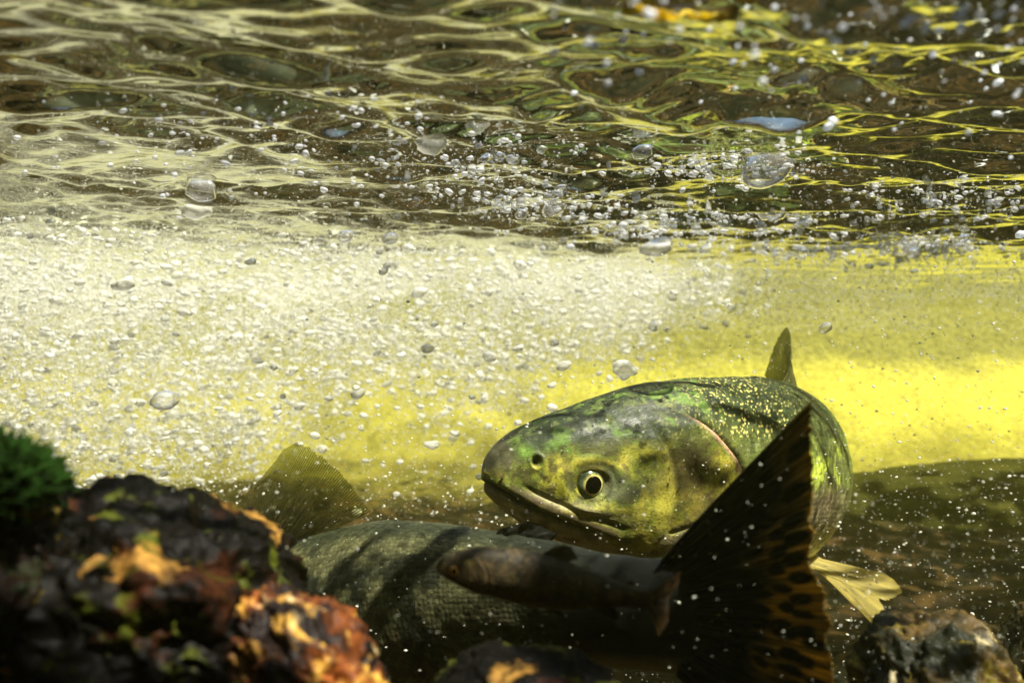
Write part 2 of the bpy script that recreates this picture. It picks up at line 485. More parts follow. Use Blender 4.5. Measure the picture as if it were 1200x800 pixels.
def build_body(L, path_s, path_p, ns=(330, 260), nphi=260, head_detail=1.0, depth=1.0, width=1.0):
    """returns verts, faces, and per-vertex s, h (height/L), side, plus frame functions"""
    s = np.concatenate([np.linspace(0, .25, ns[0], endpoint=False) ** 1.0, np.linspace(.25, .91, ns[1])])
    s[:12] = np.linspace(0, s[12], 12, endpoint=False)
    ctr = lambda q: spline(path_s, path_p, np.asarray(q, float))
    def frame(q):
        q = np.asarray(q, float)
        T = ctr(q + 0.004) - ctr(q - 0.004); T /= np.linalg.norm(T, axis=-1, keepdims=True)
        up = np.array([0, 0, 1.0])
        S = np.cross(up, -T); S = -S; S /= np.linalg.norm(S, axis=-1, keepdims=True)   # fish's left
        U = np.cross(S, T); U = np.where(U[..., 2:3] < 0, -U, U)
        return T, S, U
    phi = np.linspace(0, 2 * np.pi, nphi, endpoint=False)
    top, bot, wid = (spline(S_T, p, s) * L for p in (P_TOP, P_BOT, P_WID))
    top = top * depth; bot = bot * depth; wid = wid * width
    cv, sv = np.cos(phi), np.sin(phi)
    ex = 0.90
    hh = np.where(cv[None] > 0, top[:, None], bot[:, None]) * np.sign(cv) * np.abs(cv) ** ex
    ww = wid[:, None] * np.sign(sv) * np.abs(sv) ** 0.95
    kq = sm(.18, .34, s)[:, None]
    ww = ww * (1 - kq * (.42 * np.clip(-cv, 0, 1) ** 2 + .15 * np.clip(cv, 0, 1) ** 2)[None])
    C = ctr(s); T, S, U = frame(s)
    out = np.stack([ww / np.maximum(wid[:, None], 1e-6), hh / np.maximum(top[:, None], 1e-6)], -1)
    out /= np.maximum(np.linalg.norm(out, axis=-1, keepdims=True), 1e-6)
    sS = np.repeat(s[:, None], nphi, 1)
    h = hh / L / depth
    d = np.zeros_like(hh)
    sideness = np.abs(sv)[None] ** 0.5
    if head_detail:
        # mouth
        zm = np.interp(sS, [0, .03, .07, .12], [-.010, -.020, -.037, -.058])
        wgt = sm(.135, .115, sS)
        g = np.exp(-((h - zm) / .0024) ** 2) * sm(.125, .065, sS)
        d -= g * .0075
        # lower jaw tucked in a little under the upper one, lip roll
        d -= sm(0, -.006, h - zm) * wgt * .0015
        d += np.exp(-((h - zm - .007) / .0045) ** 2) * wgt * .0030 * sm(0, .02, sS) * .6          # maxilla
        d += np.exp(-((h - zm + .0065) / .004) ** 2) * wgt * .0016
        d -= np.exp(-((h - zm - .015) / .0022) ** 2) * sm(.03, .05, sS) * sm(.13, .11, sS) * .0018
        # bone under the eye, brow, socket
        re = np.hypot((sS - .092), (h + .003) * 1.05)
        d -= np.exp(-((re - .0165) / .0035) ** 2) * .0012
        d += np.exp(-((re - .0225) / .004) ** 2) * .0007 * sideness
        d -= sm(.015, .009, re) * .004
        d += np.exp(-((sS - .085) / .03) ** 2 - ((h + .026) / .005) ** 2) * .0016
        # nostril
        rn = np.hypot(sS - .047, h - .0145)
        d -= np.exp(-(rn / .0036) ** 2) * .005
        d += np.exp(-((rn - .006) / .002) ** 2) * .0012
        # preopercle groove
        pe = .148 + .018 * (1 - (h + .02) ** 2 / .0030) * 0.6
        pg = sm(.055, .03, h) * sm(-.10, -.07, h)
        d -= np.exp(-((sS - pe) / .0028) ** 2) * .0026 * pg
        d += np.exp(-((sS - pe + .007) / .005) ** 2) * .0014 * pg
        sub = np.exp(-((h + .045 - (sS - .17) * .35) / .0022) ** 2) * sm(pe, pe + .006, sS) * sm(.215, .20, sS)
        d -= sub * .002
        # gill cover: lifted edge, then a drop to the body
        ge = np.interp(h, [-.12, -.088, -.062, -.03, .0, .02, .04, .055, .07], [.165, .190, .213, .222, .218, .207, .19, .174, .16])
        gmask = sm(.062, .045, h)
        d += sm(ge - .05, ge - .004, sS) * sm(ge + .0015, ge - .0015, sS) * .0060 * gmask
        d -= np.exp(-((sS - ge - .004) / .004) ** 2) * .0050 * gmask
        # throat: gill rays under the cover
        br = sm(-.060, -.08, h) * sm(.10, .13, sS) * sm(.2, .17, sS)
        d += np.sin((h * 1.6 + sS * .35) * 900) * .0007 * br
        P = np.stack([sS * 60, h * 60, np.sign(sv)[None] * np.ones_like(h) * 3], -1)
        d += fbm(P, 3, 77) * .0009 * sm(0, .03, sS)
        P2 = np.stack([sS * 18, h * 18, np.sign(sv)[None] * np.ones_like(h)], -1)
        d += fbm(P2, 2, 79) * .0016 * sm(.02, .05, sS)
        d *= head_detail
    d *= L
    V = (C[:, None] + S[:, None] * (ww + d * out[..., 0])[..., None] + U[:, None] * (hh + d * out[..., 1])[..., None])
    n, m = V.shape[:2]
    verts = V.reshape(-1, 3)
    faces = grid_faces(n, m, True)
    # caps
    verts = np.vstack([verts, C[0] - T[0] * 0.002 * L, C[-1] + T[-1] * 0.004 * L])
    a, b = len(verts) - 2, len(verts) - 1
    j = np.arange(m); j2 = (j + 1) % m
    cap = np.concatenate([np.stack([np.full(m, a), j, j2], -1), np.stack([(n - 1) * m + j2, (n - 1) * m + j, np.full(m, b)], -1)])
    s_v = np.concatenate([sS.ravel(), [0, .91]]); h_v = np.concatenate([h.ravel(), [0, 0]])
    sd_v = np.concatenate([np.repeat(sv[None], n, 0).ravel(), [0, 0]])
    arc = np.repeat((phi - 0)[None], n, 0)
    arc = np.where(arc > np.pi, 2 * np.pi - arc, arc) / np.pi * 0.26
    uv = np.stack([s_v, np.concatenate([arc.ravel(), [0, 0]]) + (sd_v < 0) * 1.0], -1) * L
    def pt(q, hq, side, push=0.0):
        """point on the skin at station q, height hq (in L), side +1 = fish's left / -1"""
        i = int(np.argmin(np.abs(s - q)))
        row = h[i]; ok = np.where(np.sign(sv) == side)[0]
        k = ok[np.argmin(np.abs(row[ok] - hq))]
        p_ = V[i, k]
        nr = S[i] * out[i, k, 0] + U[i] * out[i, k, 1]
        return p_ + nr * push, nr
    return dict(v=verts, quads=faces, caps=cap, s=s_v, h=h_v, side=sd_v, uv=uv, pt=pt, ctr=ctr, frame=frame, L=L,
                top=lambda q: spline(S_T, P_TOP, np.asarray(q, float)) * L * depth, bot=lambda q: spline(S_T, P_BOT, np.asarray(q, float)) * L * depth)

def fin(name, base, tip, mat, parent, colf, nu=90, nv=40, thick=0.0012, ragged=0.03, seed=1, bend=None, fork=None):
    """base, tip: (n,3) polylines; rays run from base to tip. colf(u, v) -> rgba. Both faces are real, with thickness"""
    g = np.random.default_rng(seed)
    u = np.linspace(0, 1, nu); v = np.linspace(0, 1, nv)
    bt = np.linspace(0, 1, len(base)); tt = np.linspace(0, 1, len(tip))
    B = spline(bt, np.array(base), u) if len(base) > 2 else base[0] + (base[1] - base[0]) * u[:, None]
    Tp = spline(tt, np.array(tip), u) if len(tip) > 2 else tip[0] + (tip[1] - tip[0]) * u[:, None]
    rr = 1 - ragged * np.abs(np.interp(u * 28, np.arange(30), g.random(30))) - ragged * 0.5 * g.random(nu)
    V = B[:, None] + (Tp - B)[:, None] * v[None, :, None] * rr[:, None, None]
    if bend is not None:
        V = V + np.array(bend)[None, None] * (v ** 2)[None, :, None]
    du = np.gradient(V, axis=0); dv = np.gradient(V, axis=1)
    N = np.cross(du, dv); N /= np.maximum(np.linalg.norm(N, axis=-1, keepdims=True), 1e-9)
    th = thick * (1 - 0.8 * v)[None, :] * (0.75 + 0.35 * np.sin(u * 2 * np.pi * 26))[:, None]
    wob = thick * 1.2 * fbm(np.stack([u[:, None] * 7 + 0 * v, v[None] * 2 + 0 * u[:, None], 0 * u[:, None] + 0 * v], -1), 3, seed)
    A = V + N * (th + wob)[..., None]; Bk = V - N * (th - wob)[..., None]
    verts = np.vstack([A.reshape(-1, 3), Bk.reshape(-1, 3)])
    f1 = grid_faces(nu, nv); off = nu * nv
    f2 = f1[:, ::-1] + off
    rim = []
    ring = [i * nv for i in range(nu)] + [(nu - 1) * nv + j for j in range(1, nv)] + [i * nv + nv - 1 for i in range(nu - 2, -1, -1)] + [j for j in range(nv - 2, 0, -1)]
    for a, b in zip(ring, ring[1:] + ring[:1]): rim.append([a, b, b + off, a + off])
    UU, VV = np.meshgrid(u, v, indexing='ij')
    c = colf(UU, VV).reshape(-1, 4)
    uv = np.stack([UU.ravel(), VV.ravel() * 0.3], -1)
    return make_mesh(name, verts, np.vstack([f1, f2, np.array(rim)]), mat, parent, col=np.vstack([c, c]), uv=np.vstack([uv, uv]))

def eye(fishd, parent, q, hq, side, r, iris_cols, mats, name='eye'):
    p, n = fishd['pt'](q, hq, side, 0)
    n = n / np.linalg.norm(n)
    n[2] *= .5; n /= np.linalg.norm(n)
    c = p - n * r * 0.35
    v, f = ico(4)
    ax = Vector(n)
    Rm = np.array(ax.to_track_quat('Z', 'Y').to_matrix())
    w = v.copy() * np.array([1, 1, 0.72]) * r
    rad = np.hypot(v[:, 0], v[:, 1]); a = np.arctan2(v[:, 1], v[:, 0])
    ring, iris, rim = [np.array(x) for x in iris_cols]
    nn = fbm(np.stack([np.cos(a) * 3, np.sin(a) * 3, rad * 6], -1), 3, 4)[:, None]
    col = iris[None] * (1 + .5 * nn)
    k = sm(.63, .59, rad)[:, None]; col = col * (1 - k) + ring * k
    k = sm(.84, .93, rad)[:, None]; col = col * (1 - k) + rim * k
    e = make_mesh(name, w @ Rm.T, f, mats['iris'], parent, col=np.clip(col, 0, 1), uv=v[:, :2] * .01, loc=tuple(c))
    pv = v * np.array([.53, .53, .16]) * r + np.array([0, 0, r * .60])
    pu = make_mesh('pupil', pv @ Rm.T, f, mats['pupil'], e)
    return e

t = NT('iris')
at_ = t.n('Attribute', _attribute_name='col')
p = t.n('BsdfPrincipled', Base__Color=at_.outputs['Color'], Roughness=0.22, Metallic=0.3)
p.inputs['Coat Weight'].default_value = 1.0; p.inputs['Coat Roughness'].default_value = 0.05
t.t.links.new(p.outputs[0], t.out.inputs[0])
EM = dict(iris=t.m, pupil=mat_simple('pupil', (0.001, 0.001, 0.001), 0.15, 0.1))

def mixc(c, k, col):
    return c * (1 - k[:, None]) + np.array(col)[None] * k[:, None]

# ---------- the salmon facing the camera
main = empty('salmon', tuple(at(780, 560, 0.58)))
tag(main, 'green backed salmon with golden cheek facing left, its whole head in view', 'salmon')
off0 = np.array(main.location)
L1 = 0.70
ps = np.array([-.05, 0, .10, .20, .30, .40, .48, .56, .66, .78, .91, 1.0])
pp = np.array([at(541, 551, .487), at(568, 553, .503), at(679, 554, .527), at(795, 552, .567), at(868, 551, .620), at(913, 552, .685), at(935, 556, .745),
               (.262, .805, -.130), (.250, .875, -.140), (.215, .950, -.155), (.165, 1.03, -.17), (.13, 1.08, -.175)])
b1 = build_body(L1, ps, pp - off0, (360, 260), 300, depth=1.035)
s, h, side = b1['s'], b1['h'], b1['side']
P = np.stack([s * 30, h * 30, side * 2], -1)
nA = fbm(P, 4, 101); nB = fbm(P * 2.3 + 9, 4, 102); nC = fbm(P * 5.5 + 4, 3, 103)
nV = fbm(np.stack([s * 42, h * 9, side], -1), 4, 105)
top = spline(S_T, P_TOP, s)
hn = h / np.where(h > 0, top, spline(S_T, P_BOT, s))       # -1 belly .. 1 back
col = np.zeros((len(s), 3)) + (0.10, 0.12, 0.03)
# body
col = mixc(col, sm(.15, .65, hn + .25 * nA), (0.022, 0.034, 0.009))
col = mixc(col, sm(.05, .35, nV) * sm(-.1, .2, hn) * sm(1.0, .6, hn) * sm(.2, .25, s) * .9, (0.085, 0.125, 0.02))
col = mixc(col, sm(.05, .3, nB) * sm(.2, .5, hn), (0.012, 0.020, 0.006))
col = mixc(col, sm(.12, .35, -nV) * sm(.15, .5, hn) * .85, (0.010, 0.018, 0.006))
flank = sm(-.40, -.05, hn) * sm(.45, .2, hn + .15 * nA) * sm(.22, .30, s) * sm(.46, .40, s)  # green flank, its lit highlight painted in along this stretch
col = mixc(col, flank * sm(-.15, .25, nB), (0.34, 0.42, 0.05))
col = mixc(col, sm(-.02, -.25, hn + .1 * nA) * sm(.2, .25, s) * sm(.5, .38, s), (0.17, 0.14, 0.07))
col = mixc(col, sm(-.35, -.7, hn + .15 * nA) * sm(.28, .38, s), (0.80, 0.74, 0.36))
# head
hd = sm(.225, .2, s)
hc = np.zeros((len(s), 3)) + (0.14, 0.17, 0.022)
hc = mixc(hc, sm(-.1, .2, nA), (0.30, 0.29, 0.03))
hc = mixc(hc, sm(.05, .35, nB) * .8, (0.42, 0.36, 0.05))
hc = mixc(hc, sm(.05, .3, nC) * .6, (0.10, 0.08, 0.02))
hc = mixc(hc, sm(.02, .2, -nB + .3 * nC) * sm(-.9, -.2, hn) * .75, (0.055, 0.048, 0.016))
hc = mixc(hc, np.exp(-((s - .165) / .022) ** 2 - ((h - .005) / .034) ** 2) * .92, (0.035, 0.026, 0.010))      # brown smudge on the gill cover
hc = mixc(hc, np.exp(-((s - .187) / .016) ** 2 - ((h + .03) / .03) ** 2) * .7, (0.07, 0.05, 0.02))
hc = mixc(hc, np.exp(-((s - .148) / .008) ** 2 - ((h + .022) / .026) ** 2) * .9, (0.42, 0.38, 0.05))     # yellow bar
hc = mixc(hc, np.exp(-((s - .175) / .02) ** 2 - ((h + .062) / .012) ** 2) * .8, (0.45, 0.36, 0.24))
hc = mixc(hc, np.exp(-((s - .122) / .013) ** 2 - ((h + .008) / .012) ** 2) * .85, (0.012, 0.016, 0.012))    # dark behind the eye
hc = mixc(hc, np.exp(-((s - .108) / .009) ** 2 - ((h + .006) / .012) ** 2) * .35, (0.30, 0.33, 0.20))
hc = mixc(hc, np.exp(-((s - .115) / .02) ** 2 - ((h + .035) / .012) ** 2) * .7, (0.05, 0.075, 0.015))
hc = mixc(hc, np.exp(-((s - .075) / .03) ** 2 - ((h + .023 + (s - .075) * .25) / .004) ** 2) * .85, (0.55, 0.50, 0.28))  # painted highlight on the bone under the eye
hc = mixc(hc, sm(.25, .6, hn + .16 * nA), (0.016, 0.025, 0.008))
hc = mixc(hc, sm(.12, .3, nC) * sm(.2, .5, hn) * .55, (0.09, 0.11, 0.025))                                     # dark crown
hc = mixc(hc, sm(.15, .4, nB) * sm(.2, .5, hn) * .8, (0.09, 0.16, 0.02))
hc = mixc(hc, np.exp(-((s - .037) / .008) ** 2 - ((h - .021) / .006) ** 2) * .8, (0.14, 0.26, 0.03))
hc = mixc(hc, np.exp(-((s - .01) / .02) ** 2) * sm(-.2, .3, hn) * .7, (0.10, 0.09, 0.05))
zm = np.interp(s, [0, .03, .07, .12], [-.010, -.020, -.037, -.058])
jaw = sm(0, -.004, h - zm) * sm(.135, .11, s)
hc = mixc(hc, jaw, (0.28, 0.21, 0.11))
hc = mixc(hc, jaw * sm(-.1, .3, nA) * .8, (0.44, 0.36, 0.20))
hc = mixc(hc, jaw * sm(.12, .4, -nB) * .7, (0.14, 0.10, 0.06))
hc = mixc(hc, np.exp(-((h - zm) / .0030) ** 2) * sm(.115, .06, s), (0.008, 0.006, 0.004))
hc = mixc(hc, np.exp(-((h - zm - .009) / .004) ** 2) * sm(.02, .04, s) * sm(.13, .11, s) * .9, (0.07, 0.05, 0.03))
hc = mixc(hc, sm(-.75, -.98, hn) * sm(.08, .12, s) * .8, (0.50, 0.42, 0.25))
hc = mixc(hc, np.exp(-(np.hypot(s - .047, h - .0145) / .0045) ** 2), (0.005, 0.006, 0.004))
re = np.hypot(s - .092, (h + .003) * 1.05)
hc = mixc(hc, np.exp(-((re - .017) / .0035) ** 2) * .35, (0.14, 0.18, 0.09))
col = mixc(col, hd, (0, 0, 0)) + hc * hd[:, None]
ge = np.interp(h, [-.12, -.088, -.062, -.03, .0, .02, .04, .055, .07], [.165, .190, .213, .222, .218, .207, .19, .174, .16])
col = mixc(col, np.exp(-((s - ge + .003) / .0030) ** 2) * sm(.062, .04, h) * .8, (0.42, 0.24, 0.16))
col = mixc(col, np.exp(-((s - ge - .004) / .0035) ** 2) * sm(.062, .04, h), (0.02, 0.012, 0.008))
col = mixc(col, sm(.46, .62, vnoise(P * 20.0, 9)) * sm(.3, .5, hn) * np.exp(-((s - .25) / .07) ** 2), (0.55, 0.50, 0.14))  # sun glints on the scales painted as golden specks
col = col * 1.42
rgba = np.concatenate([np.clip(col, .003, 1), (sm(.20, .245, s) * .95)[:, None]], 1)
m_body1 = mat_fish('salmon_skin', gloss=0.50, spec=0.24, scale_size=330, bump=0.3, metal=0.12)
make_mesh('body', b1['v'], [b1['quads'], b1['caps']], m_body1, main, col=rgba, uv=b1['uv'])
for sd in (1, -1):
    eye(b1, main, .092, -.003, sd, 0.0106, ((0.80, 0.68, 0.20), (0.13, 0.17, 0.08), (0.16, 0.20, 0.12)), EM)

def colfun(base, edge, spots=None, seed=1, alpha=(0.95, 0.8)):
    base = np.array(base); edge = np.array(edge)
    def f(U, V):
        n = fbm(np.stack([U * 8, V * 3, 0 * U], -1), 4, seed)
        k = np.clip(V + .3 * n, 0, 1)[..., None]
        c = base * (1 - k) + edge * k
        c = c * (1 + .4 * n[..., None])
        if spots is not None:
            c = spots(U, V, c)
        a = alpha[0] * (1 - V) + alpha[1] * V
        return np.concatenate([np.clip(c, .003, 1), a[..., None]], -1)
    return f

def spine_edge(bd, ss, sign, dh):
    out = []
    for q, d in zip(ss, dh):
        T, S, U = bd['frame'](q)
        c = bd['ctr'](q); r = bd['top'](q) if sign > 0 else bd['bot'](q)
        out.append(c + sign * U * (r + d) )
    return np.array(out)

m_fin = mat_fin('fin_skin', trans=0.5)
m_finpale = mat_fin('pale_fin_skin', trans=0.7)
# dorsal: base .42-.54, seen nearly edge-on
base = spine_edge(b1, [.395, .43, .47, .52], 1, [-.004] * 4)
tipz = [0.028, 0.066, 0.055, 0.03]
Tn, Sn, Un = b1['frame'](.46)
tip = spine_edge(b1, [.43, .475, .515, .55], 1, tipz) + np.array([-.010, 0, 0]) * np.array([.3, 1, 1, .6])[:, None]
fin('dorsal_fin', base, tip, m_fin, main, colfun((0.14, 0.15, 0.04), (0.28, 0.27, 0.08), alpha=(.9, .5)), seed=3, thick=.0014)
ab = spine_edge(b1, [.77, .785, .80], 1, [-.003] * 3); atp = spine_edge(b1, [.80, .82, .83], 1, [.010, .014, .010])
fin('adipose_fin', ab, atp, m_fin, main, colfun((0.08, 0.10, 0.03), (0.12, 0.13, 0.04)), nu=24, nv=16, seed=5, ragged=0)
def caudal(bd, parent, mat, cf, span, length, seed, fork=.45, extra=(0, 0, 0), nu=150):
    T, S, U = bd['frame'](.90); c = bd['ctr'](.90); L = bd['L']
    rt, rb = bd['top'](.90), bd['bot'](.90)
    base = np.array([c + U * rt * .96, c + U * rt * .5 + T * .006 * L, c + T * .008 * L, c - U * rb * .5 + T * .006 * L, c - U * rb * .96])
    tp = []
    for k in (1, .72, .4, 0, -.4, -.72, -1):
        tp.append(c + U * span * k + T * length * (1 - fork * (1 - abs(k) ** 1.1)) + np.array(extra) * abs(k))
    return fin('caudal_fin', base, np.array(tp), mat, parent, cf, seed=seed, nu=nu, nv=60, thick=.0016)
caudal(b1, main, m_fin, colfun((0.05, 0.06, 0.02), (0.12, 0.12, 0.04)), .085, .10, 6)
def paired(bd, parent, name, q, hq, sd, dirn, length, spread, mat, cf, seed, wbase=.05, nu=50):
    L = bd['L']
    p0, n = bd['pt'](q, hq, sd, -.002); p1, _ = bd['pt'](q + wbase, hq - .004, sd, -.002)
    d = np.array(dirn, float); d /= np.linalg.norm(d); sp = np.array(spread, float)
    base = np.array([p0, (p0 + p1) / 2, p1])
    tip = np.array([p0 + d * length, p0 + d * length * 1.02 + sp * .35, p0 + d * length * .85 + sp * .8, p0 + d * length * .6 + sp])
    return fin(name, base, tip, mat, parent, cf, seed=seed, nu=nu, nv=30, thick=.0010)
pale = colfun((0.78, 0.70, 0.30), (0.75, 0.66, 0.24), alpha=(.97, .85))
# pelvic fins under the belly
tp1 = at(1062, 694, .66) - off0; 
T, S, U = b1['frame'](.47); 
def pelvic(q, sd, ends, seed, m=m_finpale):
    p0, _ = b1['pt'](q, -.100, sd, -.002); p1, _ = b1['pt'](q + .035, -.100, sd, -.002)
    base = np.array([p0, p1]); tip = np.array(ends) - off0
    return fin('pelvic_fin', base, tip, m, main, pale, seed=seed, nu=50, nv=30, thick=.0010)
pelvic(.44, 1, [at(1036, 703, .66), at(1046, 702, .665), at(1060, 692, .675), at(1040, 672, .69)], 8)
pelvic(.45, -1, [at(1030, 738, .75), at(1037, 735, .75), at(1038, 715, .76), at(1030, 700, .77)], 9)
# pectoral fins
paired(b1, main, 'pectoral_fin', .215, -.082, 1, (.55, .1, -.75), .075, (.02, .01, .012), m_fin, colfun((0.16, 0.14, 0.05), (0.12, 0.11, 0.04)), 11)
p0, _ = b1['pt'](.20, -.085, -1)
fin('pectoral_fin', np.array([p0, p0 + np.array([.012, .006, 0])]), np.array([at(598, 642, .60), at(606, 640, .60), at(618, 645, .61)]) - off0, m_finpale, main, pale, seed=12, nu=40, nv=30, thick=.001)
an = spine_edge(b1, [.64, .67, .70], -1, [-.003] * 3); ant = spine_edge(b1, [.69, .71, .73], -1, [.045, .035, .018])
fin('anal_fin', an, ant, m_finpale, main, pale, seed=14, nu=50, nv=30)

# ---------- the dark salmon whose tail is close to the camera
dark = empty('salmon', tuple(at(600, 740, 0.43)))
tag(dark, 'dark salmon whose spotted tail fin rises in front of the green salmon', 'salmon')
off0 = np.array(dark.location)
L2 = 0.66
c9 = at(822, 722, .345); c45 = at(355, 628, .52) + np.array([0, 0, -.071])
dd = (c45 - c9)
ps = np.array([-.1, 0, .2, .45, .6, .75, .9, 1.0])
pp = np.array([c45 + np.array([-.36, .06, -.035]), c45 + np.array([-.295, .055, -.03]), c45 + np.array([-.165, .045, -.012]), c45,
               c45 - dd * .33 + np.array([0, .008, .012]), c45 - dd * .67 + np.array([0, .008, .010]), c9, c9 + np.array([.062, -.010, .006])])
b2 = build_body(L2, ps, pp - off0, (160, 260), 240)
s, h, side = b2['s'], b2['h'], b2['side']
P = np.stack([s * 26, h * 26, side * 2], -1)
nA = fbm(P, 4, 201); nB = fbm(P * 2.3 + 9, 4, 202)
hn = h / np.where(h > 0, spline(S_T, P_TOP, s), spline(S_T, P_BOT, s))
col = np.zeros((len(s), 3)) + (0.11, 0.112, 0.05)  # base kept paler to paint in haze over the body
col = mixc(col, sm(.05, .35, nA), (0.020, 0.023, 0.014))
col = mixc(col, sm(.06, .3, -nA + .3 * nB) * sm(.62, .50, s) * sm(-.2, .1, hn), (0.30, 0.28, 0.09))
col = mixc(col, sm(.1, .35, -nB) * sm(.2, -.3, hn) * .7, (0.17, 0.13, 0.07))
col = mixc(col, sm(.80, .95, hn), (0.03, 0.036, 0.018))
col = mixc(col, sm(.68, .84, s), (0.011, 0.013, 0.012))
col = mixc(col, sm(-.6, -.9, hn), (0.35, 0.32, 0.18))
rgba = np.concatenate([np.clip(col, .003, 1), (sm(.20, .245, s) * sm(.86, .78, s) * .9)[:, None]], 1)
m_body2 = mat_fish('dark_salmon_skin', gloss=0.42, scale_size=300, bump=0.3, metal=0.05, spec=0.15)
make_mesh('body', b2['v'], [b2['quads'], b2['caps']], m_body2, dark, col=rgba, uv=b2['uv'])
for sd in (1, -1):
    eye(b2, dark, .092, -.003, sd, 0.0095, ((0.6, 0.5, 0.1), (0.15, 0.17, 0.1), (0.05, 0.07, 0.04)), EM)
# its dorsal fin
base = spine_edge(b2, [.33, .38, .44, .50], 1, [-.004] * 4)
tip = np.array([at(300, 566, .535), at(346, 517, .52), at(392, 545, .505), at(437, 598, .49)]) - off0
def dstreak(U, V, c):
    n = fbm(np.stack([U * 30, V * 3, 0 * U], -1), 3, 31)[..., None]
    k = np.clip(sm(.45, .9, V)[..., None] * .6 + .2 * n, 0, 1)
    return c * (1 - k) + np.array((0.22, 0.15, 0.07)) * k
fin('dorsal_fin', base, tip, m_fin, dark, colfun((0.13, 0.13, 0.065), (0.24, 0.21, 0.10), dstreak, alpha=(.80, .12)), seed=21, nu=120, nv=50, ragged=.03)
ab = spine_edge(b2, [.725, .745, .765], 1, [-.004] * 3)
atp = np.array([at(622, 630, .405), at(640, 616, .40), at(668, 628, .39)]) - off0
atp = ab + np.array([[.002, 0, .006], [.008, 0, .011], [.010, 0, .007]])
fin('adipose_fin', ab, atp, m_fin, dark, colfun((0.012, 0.014, 0.01), (0.015, 0.015, 0.01), alpha=(1, 1)), nu=30, nv=20, seed=22, ragged=0, thick=.003)
# its tail fin: dark front, amber behind with painted-in backlight, rows of oval black spots
def tspots(U, V, c):
    U_, V_ = U, V
    amber = np.array((0.34, 0.22, 0.035))
    n = fbm(np.stack([U * 9, V * 4, 0 * U], -1), 4, 44)
    k = sm(.50, .82, V + .20 * n - .25 * sm(.30, .12, U)) [..., None] * .95
    c = c * (1 - k) + amber * k * (1 + .5 * n[..., None])
    g = np.random.default_rng(9)
    sp = np.zeros_like(U)
    for i in range(20):
        for j in range(4):
            uu = (i + .5 + .4 * (j % 2)) / 20 + g.normal() * .008; vv = .44 + j * .155 + g.normal() * .03
            if g.random() < .12: continue
            sp = np.maximum(sp, sm(1.25, .75, np.hypot((U - uu) / (.0145 + .007 * g.random()), (V - vv) / (.055 + .03 * g.random()))))
    c = c * (1 - sp[..., None]) + np.array((0.006, 0.006, 0.005)) * sp[..., None]
    stripe = sm(.2, .7, np.sin(U * 2 * np.pi * 24 + n))[..., None] * .35 * (V[..., None] > .3)
    return c * (1 - stripe)
T, S, U = b2['frame'](.90); c = b2['ctr'](.90); rt = b2['top'](.90)
base = np.array([c + U * rt * .95 - T * .014, c + U * rt * .5 - T * .010, c - T * .008, c - U * rt * .5 - T * .010, c - U * rt * .95 - T * .014])
tip = np.array([at(946, 458, .318), at(948, 556, .314), at(944, 632, .31), at(966, 700, .308), at(962, 760, .308), at(975, 830, .31), at(980, 900, .315), at(985, 985, .325)]) - off0
tailfin = fin('caudal_fin', base, tip, m_fin, dark, colfun((0.010, 0.012, 0.012), (0.012, 0.013, 0.012), tspots, alpha=(1, .97)), seed=24, nu=420, nv=160, ragged=.06, bend=(0, -.012, 0), thick=.0016)
an = spine_edge(b2, [.66, .70, .74], -1, [-.003] * 3); ant = spine_edge(b2, [.72, .75, .77], -1, [.04, .03, .018])
fin('anal_fin', an, ant, m_fin, dark, colfun((0.1, 0.1, 0.05), (0.14, 0.12, 0.05)), seed=26, nu=50, nv=30)
for sd in (1, -1):
    paired(b2, dark, 'pelvic_fin', .50, -.095, sd, (.8, -.2 * sd, -.4), .05, (.02, 0, .01), m_fin, colfun((0.2, 0.18, 0.1), (0.2, 0.17, 0.08)), 27)
    paired(b2, dark, 'pectoral_fin', .22, -.08, sd, (.8, -.5 * sd, -.3), .07, (.02, 0, .012), m_fin, colfun((0.1, 0.1, 0.05), (0.1, 0.09, 0.04)), 28)

# ---------- the small brown fish
small = empty('young_trout', tuple(at(640, 690, 0.30)))
tag(small, 'small dark brown fish in front of the dark salmon, below the green salmon\'s chin', 'fish')
off0 = np.array(small.location)
Y3 = .296
L3 = .092
ps = np.array([-.05, 0, .2, .4, .6, .8, .9, 1.0])
pp = np.array([at(499, 660, Y3), at(511, 662, Y3), at(566, 667, Y3), at(622, 677, Y3), at(680, 689, Y3), at(738, 699, Y3), at(762, 703, Y3), at(790, 708, Y3)])
b3 = build_body(L3, ps, pp - off0, (130, 160), 160, head_detail=.75, depth=1.02)
s, h, side = b3['s'], b3['h'], b3['side']
P = np.stack([s * 24, h * 24, side * 2], -1)
nA = fbm(P, 4, 301); nB = fbm(P * 2.3 + 9, 3, 302)
hn = h / np.where(h > 0, spline(S_T, P_TOP, s), spline(S_T, P_BOT, s))
col = np.zeros((len(s), 3)) + (0.036, 0.026, 0.011)
col = mixc(col, sm(.2, .7, hn + .2 * nA), (0.018, 0.014, 0.007))
parr = sm(.1, .7, np.sin(s * 2 * np.pi * 12 + nA)) * np.exp(-(hn / .55) ** 2) * sm(.2, .3, s)
col = mixc(col, parr * .8, (0.010, 0.009, 0.006))
col = mixc(col, sm(.05, .3, nB) * .5, (0.09, 0.058, 0.022))
col = mixc(col, sm(-.6, -.95, hn), (0.08, 0.05, 0.025))
col = mixc(col, np.exp(-((s - .14) / .02) ** 2 - ((h - .035) / .012) ** 2) * .9, (0.14, 0.11, 0.03))
col = mixc(col, np.exp(-((s - .73) / .03) ** 2 - ((h - .0) / .02) ** 2) * .6, (0.17, 0.10, 0.045))
rgba = np.concatenate([np.clip(col, .003, 1), (sm(.20, .245, s) * .8)[:, None]], 1)
